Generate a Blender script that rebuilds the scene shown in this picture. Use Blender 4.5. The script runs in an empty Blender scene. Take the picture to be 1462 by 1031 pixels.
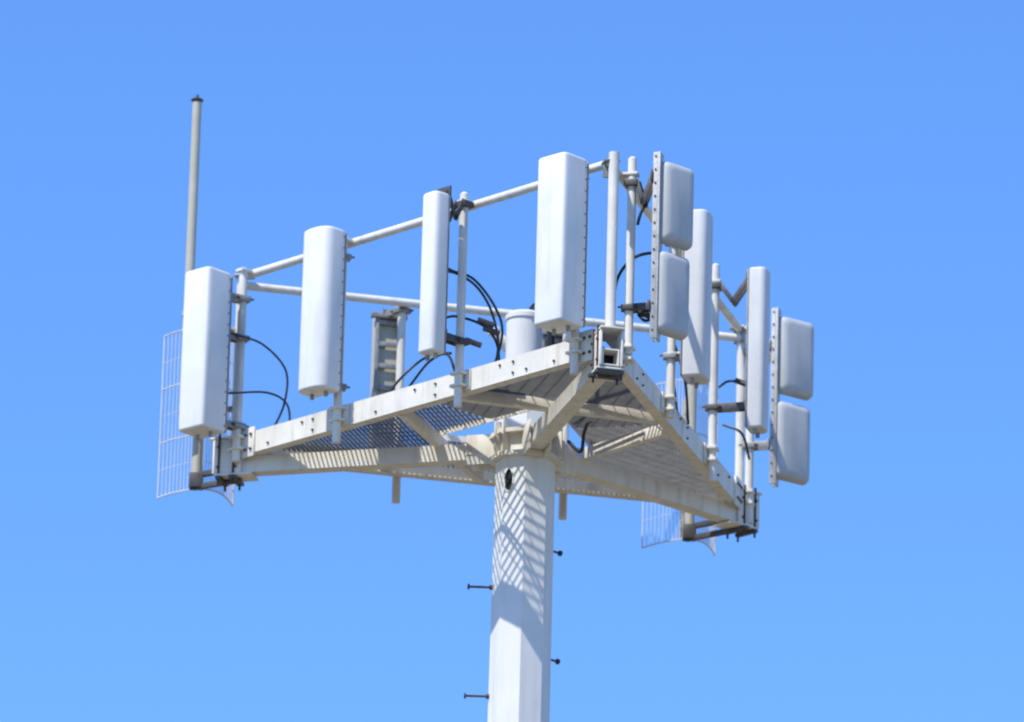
import bpy, bmesh, math, random
from mathutils import Vector, Matrix, Quaternion
random.seed(4)
scene = bpy.context.scene
S = 0.005            # model unit -> metre
E = math.radians(17.25)
DIST = 50.0
H = 1.6 + DIST*math.sin(E)   # platform height above ground

def W(x, y, z): return Vector((x*S, y*S, H + z*S))

# ---------------------------------------------------------------- materials
def mat(name, col, rough=0.5, metal=0.0, var=0.08, scale=6.0, dirt=None, dirt_amt=0.0, bump=0.0, spec=0.5):
    m = bpy.data.materials.new(name); m.use_nodes = True
    nt = m.node_tree; N = nt.nodes; L = nt.links
    b = N["Principled BSDF"]
    b.inputs["Roughness"].default_value = rough
    b.inputs["Metallic"].default_value = metal
    b.inputs["Specular IOR Level"].default_value = spec
    tc = N.new("ShaderNodeTexCoord")
    n1 = N.new("ShaderNodeTexNoise"); n1.inputs["Scale"].default_value = scale; n1.inputs["Detail"].default_value = 6
    L.new(tc.outputs["Object"], n1.inputs["Vector"])
    r = N.new("ShaderNodeValToRGB")
    r.color_ramp.elements[0].position = 0.3; r.color_ramp.elements[1].position = 0.7
    r.color_ramp.elements[0].color = tuple(c*(1-var) for c in col)+(1,)
    r.color_ramp.elements[1].color = tuple(min(1, c*(1+var*0.5)) for c in col)+(1,)
    L.new(n1.outputs["Fac"], r.inputs["Fac"])
    out = r.outputs["Color"]
    if dirt:
        mp = N.new("ShaderNodeMapping"); mp.inputs["Scale"].default_value = (14, 14, 1.6)
        L.new(tc.outputs["Object"], mp.inputs["Vector"])
        n2 = N.new("ShaderNodeTexNoise"); n2.inputs["Scale"].default_value = 1.0; n2.inputs["Detail"].default_value = 8
        L.new(mp.outputs["Vector"], n2.inputs["Vector"])
        r2 = N.new("ShaderNodeValToRGB")
        r2.color_ramp.elements[0].position = 0.5; r2.color_ramp.elements[1].position = 0.78
        r2.color_ramp.elements[0].color = (0, 0, 0, 1); r2.color_ramp.elements[1].color = (dirt_amt,)*3+(1,)
        L.new(n2.outputs["Fac"], r2.inputs["Fac"])
        mx = N.new("ShaderNodeMixRGB"); mx.inputs["Color2"].default_value = tuple(dirt)+(1,)
        L.new(r2.outputs["Color"], mx.inputs["Fac"]); L.new(out, mx.inputs["Color1"])
        out = mx.outputs["Color"]
    L.new(out, b.inputs["Base Color"])
    if bump > 0:
        bp = N.new("ShaderNodeBump"); bp.inputs["Strength"].default_value = bump; bp.inputs["Distance"].default_value = 0.01
        n3 = N.new("ShaderNodeTexNoise"); n3.inputs["Scale"].default_value = scale*4
        L.new(tc.outputs["Object"], n3.inputs["Vector"]); L.new(n3.outputs["Fac"], bp.inputs["Height"])
        L.new(bp.outputs["Normal"], b.inputs["Normal"])
    return m

M_paint = mat("white_painted_steel", (0.78, 0.745, 0.65), 0.6, 0, 0.10, 5, (0.42, 0.35, 0.27), 0.55, 0.15, 0.3)
M_pole = mat("white_painted_pole", (0.79, 0.775, 0.73), 0.6, 0, 0.06, 3, (0.55, 0.51, 0.45), 0.4, 0.1, 0.3)
M_radome = mat("radome_white", (0.81, 0.80, 0.755), 0.5, 0, 0.06, 4, (0.55, 0.53, 0.50), 0.4, 0.1, 0.35)
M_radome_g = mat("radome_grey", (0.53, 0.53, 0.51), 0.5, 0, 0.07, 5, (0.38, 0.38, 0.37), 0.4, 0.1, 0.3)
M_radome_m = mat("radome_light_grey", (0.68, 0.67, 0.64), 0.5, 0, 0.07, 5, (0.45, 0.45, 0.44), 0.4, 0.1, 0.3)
M_galv = mat("galvanized_steel", (0.34, 0.335, 0.32), 0.5, 0.3, 0.3, 18, (0.16, 0.12, 0.09), 0.6, 0.2)
M_spine = mat("weathered_aluminium", (0.50, 0.49, 0.46), 0.55, 0.15, 0.22, 18, (0.26, 0.23, 0.19), 0.5, 0.2)
M_grate = mat("grating_steel", (0.20, 0.20, 0.195), 0.55, 0.2, 0.2, 12, None, 0, 0)
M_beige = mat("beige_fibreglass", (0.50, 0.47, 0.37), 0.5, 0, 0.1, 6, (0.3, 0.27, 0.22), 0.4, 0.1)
M_dark = mat("dark_bracket", (0.10, 0.095, 0.09), 0.55, 0.3, 0.3, 20)
M_bolt = mat("rusty_bolt", (0.09, 0.06, 0.045), 0.7, 0.2, 0.4, 40)
M_cable = mat("black_cable", (0.02, 0.02, 0.022), 0.45, 0, 0.2, 10)
M_hole_shade = mat("painted_interior_shade", (0.015, 0.013, 0.012), 0.9, 0, 0.2, 10)  # near-black colour stands in for the shade inside hollow parts
M_wire = mat("white_wire", (0.66, 0.67, 0.68), 0.5, 0.0, 0.1, 10)

# ---------------------------------------------------------------- mesh builder
class MB:
    def __init__(self): self.bm = bmesh.new()
    def box(self, c, ax, sz, bevel=0.0):
        bm = self.bm
        vs = []
        for k in (-1, 1):
            for j in (-1, 1):
                for i in (-1, 1):
                    p = c + ax[0]*(i*sz[0]/2) + ax[1]*(j*sz[1]/2) + ax[2]*(k*sz[2]/2)
                    vs.append(bm.verts.new(W(*p)))
        fs = []
        for f in ((0,2,3,1),(4,5,7,6),(0,1,5,4),(2,6,7,3),(0,4,6,2),(1,3,7,5)):
            fs.append(bm.faces.new([vs[i] for i in f]))
        if bevel > 0:
            es = list({e for f in fs for e in f.edges})
            bmesh.ops.bevel(bm, geom=es, offset=bevel*S, segments=2, affect='EDGES', profile=0.5)
    def tube(self, a, b, r, n=12, r2=None, cap=True):
        bm = self.bm
        a = Vector(a); b = Vector(b); d = (b-a).normalized()
        u = d.orthogonal().normalized(); v = d.cross(u)
        if r2 is None: r2 = r
        A, B = [], []
        for i in range(n):
            t = 2*math.pi*(i+0.5)/n
            o = u*math.cos(t)+v*math.sin(t)
            A.append(bm.verts.new(W(*(a+o*r)))); B.append(bm.verts.new(W(*(b+o*r2))))
        for i in range(n):
            j = (i+1) % n
            bm.faces.new((A[i], A[j], B[j], B[i]))
        if cap:
            bm.faces.new(A[::-1]); bm.faces.new(B)
    def rings(self, rings, cap=True):
        bm = self.bm
        R = [[bm.verts.new(W(*p)) for p in ring] for ring in rings]
        n = len(R[0])
        for k in range(len(R)-1):
            for i in range(n):
                j = (i+1) % n
                bm.faces.new((R[k][i], R[k][j], R[k+1][j], R[k+1][i]))
        if cap:
            bm.faces.new(R[0][::-1]); bm.faces.new(R[-1])
    def path(self, pts, r, n=8):
        P = [Vector(p) for p in pts]
        P = [P[0]*2-P[1]]+P+[P[-1]*2-P[-2]]
        out = []
        for i in range(1, len(P)-2):
            for k in range(8):
                t = k/8
                p0, p1, p2, p3 = P[i-1:i+3]
                out.append(0.5*((2*p1)+(p2-p0)*t+(2*p0-5*p1+4*p2-p3)*t*t+(3*p1-p0-3*p2+p3)*t**3))
        out.append(P[-2])
        rings = []
        u = (out[1]-out[0]).orthogonal().normalized()
        for i, p in enumerate(out):
            d = (out[min(i+1, len(out)-1)]-out[max(i-1, 0)]).normalized()
            u = (u-d*u.dot(d)).normalized(); v = d.cross(u)
            rings.append([p+(u*math.cos(2*math.pi*k/n)+v*math.sin(2*math.pi*k/n))*r for k in range(n)])
        self.rings(rings)
    def done(self, name, material, parent=None, sharp=0.55):
        bm = self.bm
        bmesh.ops.recalc_face_normals(bm, faces=bm.faces)
        for f in bm.faces: f.smooth = True
        for e in bm.edges:
            if len(e.link_faces) != 2 or e.calc_face_angle(0) > sharp: e.smooth = False
        me = bpy.data.meshes.new(name); bm.to_mesh(me); bm.free()
        me.materials.append(material)
        ob = bpy.data.objects.new(name, me)
        scene.collection.objects.link(ob)
        if parent:
            ob.parent = parent
            ob.matrix_parent_inverse = Matrix.Translation(-parent.location)
        return ob

def empty(name, loc):
    e = bpy.data.objects.new(name, None); e.location = loc; e.empty_display_size = 0.3
    scene.collection.objects.link(e); return e

def V(x, y, z=0): return Vector((x, y, z))
Z = V(0, 0, 1)
def dirv(deg): return V(math.cos(math.radians(deg)), math.sin(math.radians(deg)))

# ---------------------------------------------------------------- layout
R = 449.0
angA, angB, angC = 164.1, -75.9, 44.1
cA, cB, cC = dirv(angA)*R, dirv(angB)*R, dirv(angC)*R
faces = {}
for nm, p, q in (("AB", cA, cB), ("BC", cB, cC), ("AC", cA, cC)):
    d = (q-p).normalized(); mid = (p+q)/2; n = mid.normalized()
    faces[nm] = (p, q, d, n, (q-p).length)
def fp(face, t, h=0, z=0):
    p, q, d, n, L = faces[face]
    return p+(q-p)*t+n*h+Z*z

tower = empty("cell_tower", (0, 0, 0))

# ---- pole
zg = -H/S
mb = MB()
def octring(r, z, n=8, ox=0): return [V(ox+math.cos(2*math.pi*i/n+(-math.pi/2))*r, math.sin(2*math.pi*i/n-math.pi/2)*r, z) for i in range(n)]
mb.rings([octring(57, zg), octring(45.2, -900), octring(42.5, -60), octring(42, 44), octring(38, 48)])
mb.done("pole_shaft", M_pole, tower, sharp=0.3)
mb = MB()
mb.rings([octring(26, 48, 20, -7), octring(26, 166, 20, -7), octring(28, 166.5, 20, -7), octring(28, 173, 20, -7), octring(23, 177, 20, -7)])
mb.tube(V(-26, 20, 128), V(-50, 10, 152), 8, 14); mb.tube(V(-50, 10, 152), V(-53, 8.8, 155), 10, 14)
mb.done("pole_top", M_pole, tower)
mb = MB()
for z in (-44, -10):
    mb.rings([octring(42, z-3), octring(54, z-3), octring(54, z+3), octring(42, z+3)], cap=False)
mb.rings([octring(41.4, zg+6), octring(78, zg+6), octring(78, zg+16), octring(41.4, zg+16)], cap=False)
for a in (angA, angB, angC):
    d = dirv(a); t = Z.cross(d)
    for s in (-1, 1):
        mb.box(d*62+t*s*15.2+Z*-27, (d, t, Z), (44, 2.4, 44), 0.4)
    for da in (52, 68):
        d2 = dirv(a+da); t2 = Z.cross(d2)
        mb.box(d2*50+Z*-20, (d2, t2, Z), (12, 3, 50), 0.5)
mb.done("collar_plates", M_paint, tower)
mb = MB()
for i in range(16):
    d = dirv(i*22.5); mb.tube(d*68+Z*(zg+4), d*68+Z*(zg+26), 3.2, 6)
mb.done("anchor_bolts", M_galv, tower)
# cable port in the shaft
fdir = dirv(247.5)
port = fdir*(42.6*math.cos(math.pi/8))-Z*82 + Z.cross(fdir)*-8.5
tt = Z.cross(fdir)
def oval(c, a, b, o, n=24): return [c+tt*math.cos(2*math.pi*i/n)*a+Z*math.sin(2*math.pi*i/n)*b+fdir*o for i in range(n)]
mb = MB(); mb.rings([oval(port, 7.6, 18, -2), oval(port, 7.6, 18, 1.6), oval(port, 6, 16, 1.6), oval(port, 6, 16, 0.6)], cap=False)
mb.done("cable_port_rim", M_pole, tower)
mb = MB(); mb.rings([oval(port, 6.2, 16.2, 0.0), oval(port, 6.2, 16.2, 0.6)])  # solid disc, the port's inner shade painted on; no hole is cut
mb.done("cable_port_shade_disc", M_hole_shade, tower)
# step bolts
mb = MB()
z = -165.0
while z > zg+500:
    for dz, a, L in ((0, 42, 30), (-67, 181, 35)):
        d = dirv(a); zz = z+dz; r0 = 42+(-60-zz)*0.0035
        mb.tube(d*(r0-4)+Z*zz, d*(r0+L)+Z*zz, 1.7, 8)
        mb.tube(d*(r0+L-3)+Z*zz, d*(r0+L)+Z*zz, 4.2, 8)
        mb.tube(d*(r0)+Z*zz, d*(r0+4)+Z*zz, 4.0, 6)
    z -= 160
mb.done("step_bolts", M_bolt, tower)

# ---- radial arms
mb = MB(); AZ = -28; AW = 24
for a in (angA, angB, angC):
    d = dirv(a); t = Z.cross(d)
    r0, r1 = 38, R+12; L = r1-r0; c = d*((r0+r1)/2)+Z*AZ
    mb.box(c+Z*(AW/2-1), (d, t, Z), (L, AW, 2)); mb.box(c-Z*(AW/2-1), (d, t, Z), (L, AW, 2))
    for s in (-1, 1): mb.box(c+t*s*(AW/2-1), (d, t, Z), (L, 2, AW-4))
mb.done("support_arms", M_paint, tower)
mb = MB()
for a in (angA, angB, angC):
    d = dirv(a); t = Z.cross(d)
    mb.box(d*(R-14)+Z*AZ, (d, t, Z), (3, AW-4.2, AW-4.2))  # dark plate added in the tube to paint the shade of its open end
mb.done("arm_interior_shade_plate", M_hole_shade, tower)

# ---- face channels
mb = MB(); BH = 32
for nm in faces:
    p, q, d, n, L = faces[nm]
    c = (p+q)/2; l = L-84
    mb.box(c-n*1.5, (d, n, Z), (l, 3, BH))
    for s in (-1, 1): mb.box(c-n*10+Z*s*(BH/2-1.6), (d, n, Z), (l-0.6, 14, 2.4))
mb.done("face_channels", M_paint, tower)
mb = MB()
def member(a, b, w, h, z):
    a = Vector(a); b = Vector(b); a.z = b.z = 0
    d = (b-a).normalized(); t = Z.cross(d)
    mb.box((a+b)/2+Z*z, (d, t, Z), ((b-a).length, w, h), 0.5)
member(fp("AB", .60, -18), fp("BC", .42, -18), 11, 17, -10)
member(fp("AB", .45, -18), fp("AC", .48, -18), 11, 17, -10.4)
member(fp("BC", .49, -18), fp("AC", .52, -18), 11, 17, -10.8)
mb.done("cross_beams", M_paint, tower)

# ---- corner hardware
mb = MB(); bo = MB(); dk = MB()
for a in (angA, angB, angC):
    d = dirv(a); t = Z.cross(d)
    for s in (-1, 1):
        fd = dirv(a+s*150)
        base = d*R
        fn = dirv(a+s*60)
        pc = base+fd*44+fn*1.6
        mb.box(pc, (fd, fn, Z), (34, 3, 44), 0.4)
        for i in (-1, 0, 1):
            for k in (-1, 1):
                q0 = pc+fd*i*11+Z*k*11; bo.tube(q0, q0+fn*4.2, 2.1, 6)
        mb.box(base-d*6+t*s*15+Z*-16, (d, t, Z), (44, 3, 50), 0.4)
        for i in (-1, 1):
            for k in (-1, 1):
                q0 = base-d*6+t*s*16.4+d*i*13+Z*(-17+k*15); bo.tube(q0, q0+t*s*3.6, 2.1, 6)
    mb.box(d*(R-10)+Z*(12), (d, t, Z), (62, 34, 3), 0.4)
    mb.box(d*(R-16)+Z*(-43.5), (d, t, Z), (56, 38, 3), 0.4)
    dk.box(d*(R-16)+Z*(-48), (d, t, Z), (10, 46, 5), 0.6)
    dk.box(d*(R+6)+Z*(-48), (d, t, Z), (8, 40, 5), 0.6)
    for s in (-1, 1):
        for r0 in (R-16, R+6): bo.tube(d*r0+t*s*17+Z*-58, d*r0+t*s*17+Z*18, 1.8, 6)
mb.done("corner_plates", M_paint, tower)
dk.done("corner_clamps", M_dark, tower)

# ---- mount pipes
pipes = {}
PT = {"AB": ((.041, -28, 264), (.314, -42, 268), (.633, -40, 274), (.928, -40, 270)),
      "BC": ((.085, 0, 285), (.385, -20, 285), (.70, -40, 287), (.985, -38, 285)),
      "AC": ((.328, -52, 250), (.650, -52, 256))}
mb = MB(); ub = MB()
for nm in PT:
    p, q, d, n, L = faces[nm]
    for i, (t, z0, z1) in enumerate(PT[nm]):
        c = fp(nm, t, 10)
        pipes[(nm, i)] = c
        mb.tube(c+Z*z0, c+Z*z1, 6.2, 14)
        mb.tube(c+Z*z1, c+Z*(z1+3), 6.2, 14, 2.5)
        for s in (-1, 1):
            for k in (-1, 1):
                q0 = c+d*s*9+Z*k*9-n*12
                bo.tube(q0, q0+n*13, 1.6, 6)
            ub.box(c+Z*s*9+n*0.3, (d, n, Z), (22, 15, 4), 0.5)
        ub.box(c-n*8.2, (d, n, Z), (30, 2.8, 30), 0.4)
        ub.box(c-n*4+Z*(262 if nm != "AC" else 248), (d, n, Z), (15, 26, 4), 0.5)
mb.done("mount_pipes", M_paint, tower)
ub.done("pipe_clamps", M_paint, tower)
for nm in faces:
    p, q, d, n, L = faces[nm]
    for t in (.12, .2, .41, .5, .72, .8, .87):
        k = random.choice((-1, 1))
        q0 = fp(nm, t+0.006*k, 0, 8*k); bo.tube(q0-n*1, q0+n*2.4, 1.8, 6)
    for t in (.235, .56, .76):
        for k in (-1, 1):
            q0 = fp(nm, t, 0, 8*k); bo.tube(q0-n*1, q0+n*2.4, 1.8, 6)
bo.done("bolts", M_bolt, tower)

# ---- handrail
mb = MB(); RZ = 262
for nm in faces:
    p, q, d, n, L = faces[nm]
    rz = 248 if nm == "AC" else RZ
    mb.tube(fp(nm, 0.012, -8, rz), fp(nm, 0.988, -8, rz), 6.0, 12)
post = cB*0.985+V(3, 0)
mb.tube(post+Z*14, post+Z*274, 7.5, 16)
mb.tube(cC*0.975+Z*14, cC*0.975+Z*268, 6.5, 14)
mb.tube(cA*0.975+Z*14, cA*0.975+Z*266, 6.0, 14)
mb.done("handrail", M_paint, tower)
mb = MB()
for c in (cA, cB, cC):
    d = c.normalized(); t = Z.cross(d)
    mb.box(c*0.965+Z*RZ, (d, t, Z), (26, 22, 3), 0.5)
    mb.box(c*0.965+Z*(RZ-12), (d, t, Z), (3, 20, 20), 0.5)
mb.done("handrail_clamps", M_galv, tower)

# ---- walkway grating
mb = MB()
inr = R/2
def inside(P):
    return max(P.dot(faces[nm][3]) for nm in faces)
def clip_line(P, D, sector):
    res = []; start = None; step = 2.0
    s = -460.0
    while s <= 460:
        Q = P+D*s
        m = inside(Q)
        ok = (m < inr-17) and (m > 74) and (max((angA, angB, angC), key=lambda a: Q.dot(dirv(a))) == sector)
        if ok and start is None: start = s
        if not ok and start is not None:
            if s-start > 6: res.append((start, s-step))
            start = None
        s += step
    return res
for a in (angA, angB, angC):
    d = dirv(a); t = Z.cross(d)
    r = -40.0
    while r < R:
        for s0, s1 in clip_line(d*r, t, a):
            mb.box(d*r+t*(s0+s1)/2+Z*2.5, (t, d, Z), (s1-s0, 0.9, 5.0))
        r += 6.6
    s = -420.0
    while s < 420:
        for s0, s1 in clip_line(t*s, d, a):
            mb.box(t*s+d*(s0+s1)/2+Z*4.3, (d, t, Z), (s1-s0, 1.2, 1.2))
        s += 20
mb.done("walkway_grating", M_grate, tower)
mb = MB()
k = 72/inr
for a, b in ((cA, cB), (cB, cC), (cC, cA)):
    d = (b-a).normalized(); n = ((a+b)/2).normalized()
    mb.box((a+b)/2*k+Z*2.4, (d, n, Z), ((b-a).length*k, 1.6, 9))
mb.done("grating_banding", M_paint, tower)

# ---------------------------------------------------------------- antennas
def ring2(c, az, w, d, p_, z, ins, n=64):
    nrm = dirv(az); tan = Z.cross(nrm); out = []
    a, b = w/2-ins, d/2-ins
    for i in range(n):
        th = 2*math.pi*(i+0.5)/n
        cx, sx = math.cos(th), math.sin(th)
        pp = p_ if sx > 0 else 9.0
        x = math.copysign(abs(cx)**(2/pp), cx)*a; y = math.copysign(abs(sx)**(2/pp), sx)*b
        out.append(c+tan*x+nrm*y+Z*z)
    return out
def radome(mb, c, az, w, d, z0, z1, p_=5.0, rr=4.0):
    rings = [ring2(c, az, w, d, p_, z0+rr*(1-math.cos(math.pi/2*k/4)), rr*(1-math.sin(math.pi/2*k/4))) for k in (0,1,2,3,4)]
    rings += [ring2(c, az, w, d, p_, z1-rr*(1-math.cos(math.pi/2*k/4)), rr*(1-math.sin(math.pi/2*k/4))) for k in (4,3,2,1,0)]
    mb.rings(rings)

def bracket(mb, bolt, pipe, back, z, wide=13, thick=5, drop=0):
    v = back-pipe; v.z = 0; L = v.length; d = v.normalized(); t = Z.cross(d)
    mb.box(pipe+Z*z, (d, t, Z), (19, 21, thick+3), 0.8)
    for s in (-1, 1):
        mb.box(pipe+d*(L/2+3)+t*s*wide/2+Z*(z+drop/2), (d, t, Z), (L+3, 2.2, thick+5), 0.3)
        bolt.tube(pipe-d*14+t*s*9+Z*z, pipe+d*14+t*s*9+Z*z, 1.5, 6)
    mb.box(back-d*1.2+Z*z, (d, t, Z), (3, wide+14, thick+9), 0.4)

def tiltlink(mb, pipe, back, z, span=26):
    v = back-pipe; v.z = 0; L = v.length; d = v.normalized(); t = Z.cross(d)
    mb.box(pipe+Z*z, (d, t, Z), (19, 21, 9), 0.8)
    for s in (-1, 1):
        e = pipe+d*(L*0.55)+t*s*7+Z*(z-span); a = pipe+d*8+t*s*7+Z*(z+2); b = back-d*1+t*s*7+Z*(z+8)
        for p0, p1 in ((a, e), (e, b)):
            dd = (p1-p0).normalized(); tt_ = t; nn = dd.cross(tt_)
            mb.box((p0+p1)/2, (dd, tt_, nn), ((p1-p0).length+6, 2.4, 7), 0.3)
    mb.box(back-d*1.2+Z*(z+8), (d, t, Z), (3, 26, 16), 0.4)

def panel(pipe, off, face_az, az, w, d, zc, hh, p_, matl, brz, dark=False, tilt=False, side=0, ladder=False, rivets=False, name="panel_antenna"):
    nrm = dirv(face_az); tn = Z.cross(nrm)
    c = pipe+nrm*off+tn*side
    root = empty(name, W(c.x, c.y, zc))
    mb = MB(); radome(mb, c, az, w, d, zc-hh, zc+hh, p_); mb.done("radome", matl, root, sharp=0.7)
    an = dirv(az); back = c-an*(d/2+1.0); ta = Z.cross(an)
    mb = MB()
    if ladder:
        for s in (-1, 1): mb.box(back+ta*s*w*0.42+Z*zc-an*3, (ta, an, Z), (5, 7, hh*1.96), 0.4)
        for k in range(7): mb.box(back+Z*(zc-hh*0.9+k*hh*0.3)-an*4, (ta, an, Z), (w*0.84-5.4, 3, 7), 0.4)
        mb.box(back+Z*(zc+hh-2)-an*5, (ta, an, Z), (w+14, 9, 7), 0.6)
    else:
        mb.box(back+Z*zc-an*0.2, (ta, an, Z), (w*0.92, 2.2, hh*1.96), 0.3)
    if rivets:
        k = -hh+10
        while k < hh-6:
            q0 = c+ta*(w/2-0.8)-an*(d/2-6)+Z*(zc+k)
            mb.tube(q0, q0+ta*1.8, 1.3, 6); k += 17
    bk = MB(); bo = MB()
    for i, z in enumerate(brz):
        if tilt and i == 0: tiltlink(bk, pipe, back-an*1.5, z)
        else: bracket(bk, bo, pipe, back-an*1.5, z)
    for s in (-.25, .25):
        q0 = c+ta*s*w-an*d*0.1+Z*(zc-hh); mb.tube(q0+Z*1, q0-Z*7, 3.0, 10)
    mb.done("backplate", M_galv, root)
    bk.done("mount_bracket", M_dark if dark else M_galv, root); bo.done("bracket_bolts", M_bolt, root)
    return root, c

nAB, nBC, nAC = 224.1, -15.9, 104.1
P1, c1 = panel(pipes[("AB", 0)], 62, nAB, nAB+3, 52, 50, 124, 121, 8, M_radome, (218, 158, 25), side=-7, rivets=True)
P2, c2 = panel(pipes[("AB", 1)], 37, nAB, nAB+2, 56, 42, 146, 121, 2.6, M_radome, (235, 40), side=-4, rivets=True)
P3, c3 = panel(pipes[("AB", 2)], 56, nAB, nAB, 32, 27, 142, 118, 3.2, M_radome, (258, 55), dark=True, tilt=True)
P4, c4 = panel(pipes[("AB", 3)], 39, nAB, nAB+3, 53, 50, 139, 122, 8, M_radome, (248, 40), side=7, rivets=True)
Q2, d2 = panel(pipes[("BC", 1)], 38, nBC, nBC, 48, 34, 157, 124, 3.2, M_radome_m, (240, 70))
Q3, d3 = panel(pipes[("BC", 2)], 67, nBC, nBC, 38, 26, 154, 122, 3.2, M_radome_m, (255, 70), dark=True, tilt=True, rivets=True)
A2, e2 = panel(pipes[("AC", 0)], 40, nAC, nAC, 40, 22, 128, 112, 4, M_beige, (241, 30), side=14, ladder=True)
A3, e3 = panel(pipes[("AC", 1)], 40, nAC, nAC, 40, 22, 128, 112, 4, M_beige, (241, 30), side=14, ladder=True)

def twin(pipe, brz, hw=29.5, az=-48):
    n = dirv(nBC); sp = pipe+n*41
    an = dirv(az); tn = Z.cross(an)
    root = empty("stacked_panel_antenna", W(sp.x, sp.y, 155))
    mb = MB()
    t = Z.cross(n)
    mb.box(sp+Z*154, (n, t, Z), (3, 20, 272), 0.4)
    for s in (-1, 1): mb.box(sp+t*s*9+n*-5+Z*154, (n, t, Z), (7, 2, 271), 0.3)
    mb.done("spine", M_spine, root)
    bo = MB()
    for k in range(14):
        q0 = sp-n*5+Z*(30+k*19.5)-t*9; bo.tube(q0-t*0.5, q0-t*2.2, 1.5, 6)
    for zc, dx in ((220, 0), (88, -5)):
        mb = MB()
        c = sp+tn*(hw-1+dx)+an*4
        def rect(w, h, o):
            ch = 8; P = []
            for sx, sz in ((1, 1), (-1, 1), (-1, -1), (1, -1)):
                seq = []
                for j in range(5):
                    f = math.pi/2*j/4
                    seq.append((w-ch+ch*math.cos(f), h-ch+ch*math.sin(f)))
                if sx*sz < 0: seq = seq[::-1]
                P += [c+tn*sx*x+Z*(zc+sz*z_)+an*o for x, z_ in seq]
            return P
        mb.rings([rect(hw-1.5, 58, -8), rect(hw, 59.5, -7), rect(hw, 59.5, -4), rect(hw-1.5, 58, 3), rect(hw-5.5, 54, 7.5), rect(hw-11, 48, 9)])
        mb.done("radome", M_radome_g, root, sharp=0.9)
        mb = MB(); mb.box((sp+c-an*9)/2+Z*zc, (tn, an, Z), (30, 3, 60), 0.4); mb.done("panel_bracket", M_galv, root)
    bk = MB()
    tiltlink(bk, pipe, sp-n*9, brz[0], 30); bracket(bk, bo, pipe, sp-n*9, brz[1])
    bk.done("mount_bracket", M_dark if hw < 30 else M_galv, root); bo.done("spine_bolts", M_bolt, root)
    return root, sp
T1, s1 = twin(pipes[("BC", 0)], (248, 66))
T2, s2 = twin(pipes[("BC", 3)], (225, 80), 32, -54)

def grid(vx, vy, mastp, z0, z1):
    root = empty("grid_reflector_antenna", W(vx, vy, (z0+z1)/2))
    n = dirv(nAC); t = Z.cross(n)*-1
    v0 = V(vx, vy)
    def pt(s, z): return v0+t*s+n*(68*(abs(s)/56)**2)+Z*z
    mb = MB()
    k = -56
    while k <= 56.01:
        mb.tube(pt(k, z0), pt(k, z1), 0.7, 5)
        k += 4
    for i in range(7):
        z = z0+(z1-z0)*i/6
        rr = 1.35 if i in (0, 6) else (1.2 if i % 2 == 0 else .45)
        ps = [pt(-56+8*j, z) for j in range(15)]
        for a, b in zip(ps[:-1], ps[1:]): mb.tube(a, b, rr, 5)
    for s in (-56, 56): mb.tube(pt(s, z0), pt(s, z1), 1.3, 5)
    mb.done("reflector_wires", M_wire, root)
    mb = MB()
    mb.tube(mastp+Z*(z0-6), mastp+Z*(z1+14), 7.5, 14)
    f = v0+n*48
    mb.box(f+Z*(z0+z1)/2, (t, n, Z), (9, 5, (z1-z0)*0.86), 0.8)
    for z in (z0+40, z1-40): mb.tube(mastp+Z*z, f+Z*z, 2.2, 8)
    mb.done("feed_mast", M_beige, root)
    return root
gm = V(-476, 158); grid(-464, 180, gm, -44, 204)
gc = V(244, 352); grid(247, 370, gc, -44, 204)
mb = MB()
for c, m in ((cA, gm), (cC, gc)):
    for z in (-48, -30):
        d = (m-c*0.96); L = d.length; d.normalize(); t = Z.cross(d)
        mb.box((m+c*0.96)/2+Z*z, (d, t, Z), (L+12, 7, 8), 0.6)
    mb.box(m+Z*-39, (V(1,0), V(0,1), Z), (20, 20, 22), 1)
mb.done("rear_standoffs", M_dark, tower)

# whip
wp = V(-497, 138)
root = empty("whip_antenna", W(wp.x, wp.y, 300))
mb = MB(); mb.tube(wp+Z*40, wp+Z*205, 7.5, 16); mb.tube(wp+Z*205, wp+Z*212, 9, 16); mb.tube(wp+Z*212, wp+Z*536, 7.2, 16, 6.8)
mb.done("whip_tube", M_beige, root)
mb = MB(); mb.tube(wp+Z*536, wp+Z*540, 7.2, 14, 9.5); mb.tube(wp+Z*540, wp+Z*543, 9.5, 14, 5); mb.tube(wp+Z*543, wp+Z*548, 2.0, 8)
mb.done("whip_cap", M_dark, root)
mb = MB()
for z in (60, 180):
    d = (cA*0.975-wp); L = d.length; d.normalize(); t = Z.cross(d)
    mb.box((cA*0.975+wp)/2+Z*z, (d, t, Z), (L+14, 9, 7), 0.6)
mb.done("whip_brackets", M_galv, root)

# ---------------------------------------------------------------- cables
def cab(root, paths, r=1.9):
    mb = MB()
    for p in paths: mb.path(p, r)
    mb.done("coaxial_cables", M_cable, root)
cab(P1, [[(-440, 64, 158), (-420, 70, 156), (-383, 78, 145), (-350, 86, 110), (-350, 88, 62), (-366, 92, 20)],
         [(-440, 64, 66), (-423, 68, 68), (-375, 78, 73), (-346, 86, 58), (-340, 90, 16)]], 1.7)
cab(P3, [[(-130, -266, 165), (-112, -240, 160), (-79, -225, 152), (-47, -215, 112), (-38, -205, 74), (-56, -190, 10)],
         [(-130, -266, 150), (-104, -238, 156), (-75, -222, 142), (-53, -212, 108), (-43, -200, 60), (-55, -180, 10)],
         [(-124, -262, 80), (-102, -240, 92), (-64, -225, 84), (-44, -210, 60), (-40, -200, 10)],
         [(-204, -90, 14), (-178, -100, 46), (-149, -110, 70), (-122, -170, 60), (-109, -220, 44)],
         [(-184, -70, 14), (-162, -100, 40), (-139, -120, 64), (-114, -170, 58), (-99, -200, 14)]])
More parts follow.
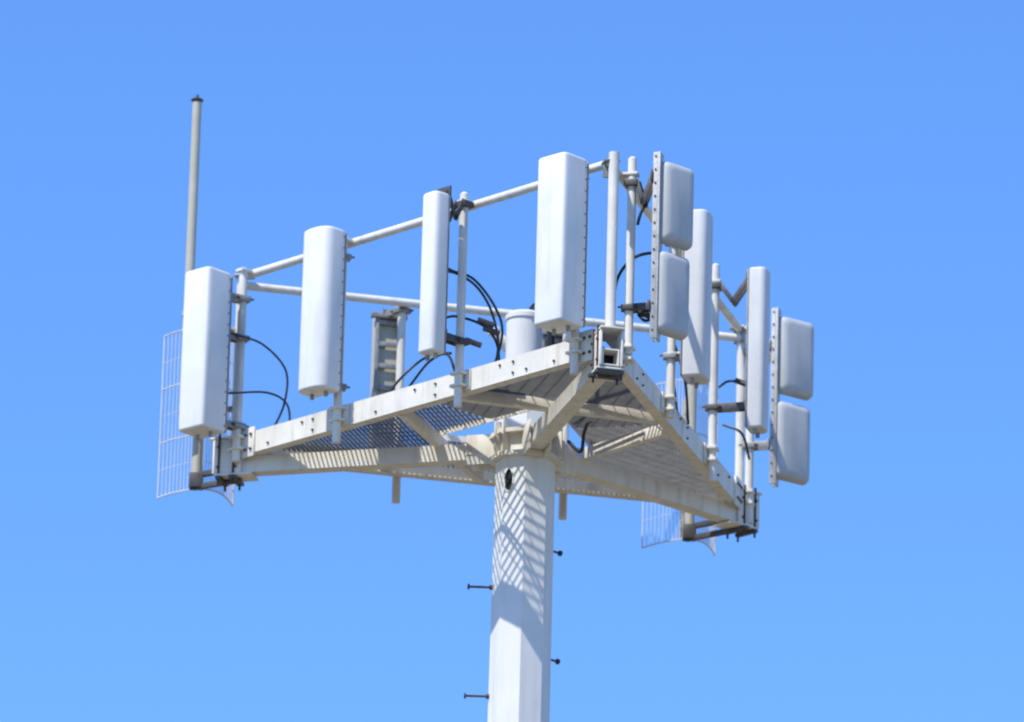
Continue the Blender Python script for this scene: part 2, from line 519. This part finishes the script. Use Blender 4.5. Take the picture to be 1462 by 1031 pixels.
cab(T1, [[(114, -350, 60), (120, -365, 112), (142, -374, 140), (170, -376, 148), (182, -372, 146)],
         [(150, -366, 60), (160, -372, 50), (176, -372, 58)],
         [(150, -364, 246), (158, -372, 228), (150, -372, 206), (146, -370, 190)]], 2.2)
cab(Q3, [[(276, 110, 110), (292, 104, 118), (318, 90, 110)], [(285, 150, 66), (312, 140, 50), (324, 150, 14)]], 1.9)
cab(Q2, [[(200, -150, 60), (206, -120, 40), (214, -60, 10)], [(205, -150, 90), (222, -110, 50), (230, -30, 10)]], 2.0)
cab(tower, [[(27, -20, 8), (28, -24, 120), (25, -22, 172), (8, -14, 188), (-4, 0, 176)],
            [(33, -14, 8), (35, -16, 120), (31, -14, 166), (14, -6, 188), (0, 4, 176)],
            [(30, -8, 8), (31, -8, 150), (18, 2, 184), (0, 6, 176)],
            [(40, -20, 6), (70, -60, 10), (90, -150, 14), (90, -300, 14)],
            [(60, 20, -6), (78, -10, -30), (82, -30, -8), (90, -60, 8)]], 2.6)
mb = MB()
for q in ((-72, -228, 92), (-64, -222, 82), (-89, -240, 58), (150, -366, 64), (300, 100, 118)):
    q = Vector(q); mb.tube(q, q+V(22, 8, -5), 4.2, 10)
mb.done("cable_boots", M_dark, tower)

# ---------------------------------------------------------------- ground and pad
me = bpy.data.meshes.new("ground"); bm = bmesh.new()
g = 9000
bm.faces.new([bm.verts.new(p) for p in ((-g,-g,0),(g,-g,0),(g,g,0),(-g,g,0))]); bm.to_mesh(me); bm.free()
gnd = bpy.data.objects.new("ground", me); scene.collection.objects.link(gnd)
me.materials.append(mat("dry_grass_ground", (0.20, 0.165, 0.105), 0.95, 0, 0.35, 0.35, None, 0, 0.3, 0.2))
me = bpy.data.meshes.new("concrete_pad"); bm = bmesh.new()
bmesh.ops.create_cube(bm, size=1.0); bmesh.ops.scale(bm, vec=(2.4, 2.4, 0.2), verts=bm.verts)
bmesh.ops.translate(bm, vec=(0, 0, -0.07), verts=bm.verts)
bmesh.ops.bevel(bm, geom=list(bm.edges), offset=0.02, segments=2, affect='EDGES'); bm.to_mesh(me); bm.free()
pad = bpy.data.objects.new("concrete_pad", me); scene.collection.objects.link(pad)
me.materials.append(mat("concrete", (0.42, 0.41, 0.38), 0.9, 0, 0.15, 5, None, 0, 0.2))

# ---------------------------------------------------------------- light
SUN_AZ, SUN_EL = 226.0, 56.0
az = math.radians(SUN_AZ); el = math.radians(SUN_EL)
sd = Vector((math.cos(az)*math.cos(el), math.sin(az)*math.cos(el), math.sin(el)))
sl = bpy.data.lights.new("sun", 'SUN'); sl.energy = 5.0; sl.angle = math.radians(0.6); sl.color = (1.0, 0.955, 0.87)
so = bpy.data.objects.new("sun", sl); scene.collection.objects.link(so)
so.rotation_mode = 'QUATERNION'; so.rotation_quaternion = (-sd).to_track_quat('-Z', 'Y'); so.location = (0, 0, 60)
w = bpy.data.worlds.new("World"); scene.world = w; w.use_nodes = True
nt = w.node_tree; bg = nt.nodes["Background"]
sky = nt.nodes.new("ShaderNodeTexSky"); sky.sky_type = 'NISHITA'; sky.sun_disc = False
sky.sun_elevation = el; sky.sun_rotation = math.radians(90-SUN_AZ) % (2*math.pi)
sky.air_density = 1.0; sky.dust_density = 0.0; sky.ozone_density = 4.0; sky.altitude = 300
wb = nt.nodes.new("ShaderNodeVectorMath"); wb.operation = 'MULTIPLY'; wb.inputs[1].default_value = (0.74, 1.10, 1.60)
nt.links.new(sky.outputs["Color"], wb.inputs[0])
nt.links.new(wb.outputs[0], bg.inputs["Color"]); bg.inputs["Strength"].default_value = 0.15

# ---------------------------------------------------------------- camera
cam = bpy.data.cameras.new("camera"); co = bpy.data.objects.new("camera", cam); scene.collection.objects.link(co)
cam.sensor_width = 36; cam.lens = 36*DIST/(1462*S); cam.clip_start = 0.5; cam.clip_end = 20000
co.location = (0, -DIST*math.cos(E), 1.6)
tgt = W(-23.5, 0, 106)
q = (tgt-co.location).to_track_quat('-Z', 'Y')
roll = 0.028
co.rotation_mode = 'QUATERNION'; co.rotation_quaternion = q @ Quaternion((0, 0, 1), roll)
cam.dof.use_dof = True; cam.dof.focus_distance = 43.0; cam.dof.aperture_fstop = 2.8
scene.camera = co
scene.view_settings.view_transform = 'Standard'; scene.view_settings.look = 'None'
scene.view_settings.exposure = 0; scene.view_settings.gamma = 1
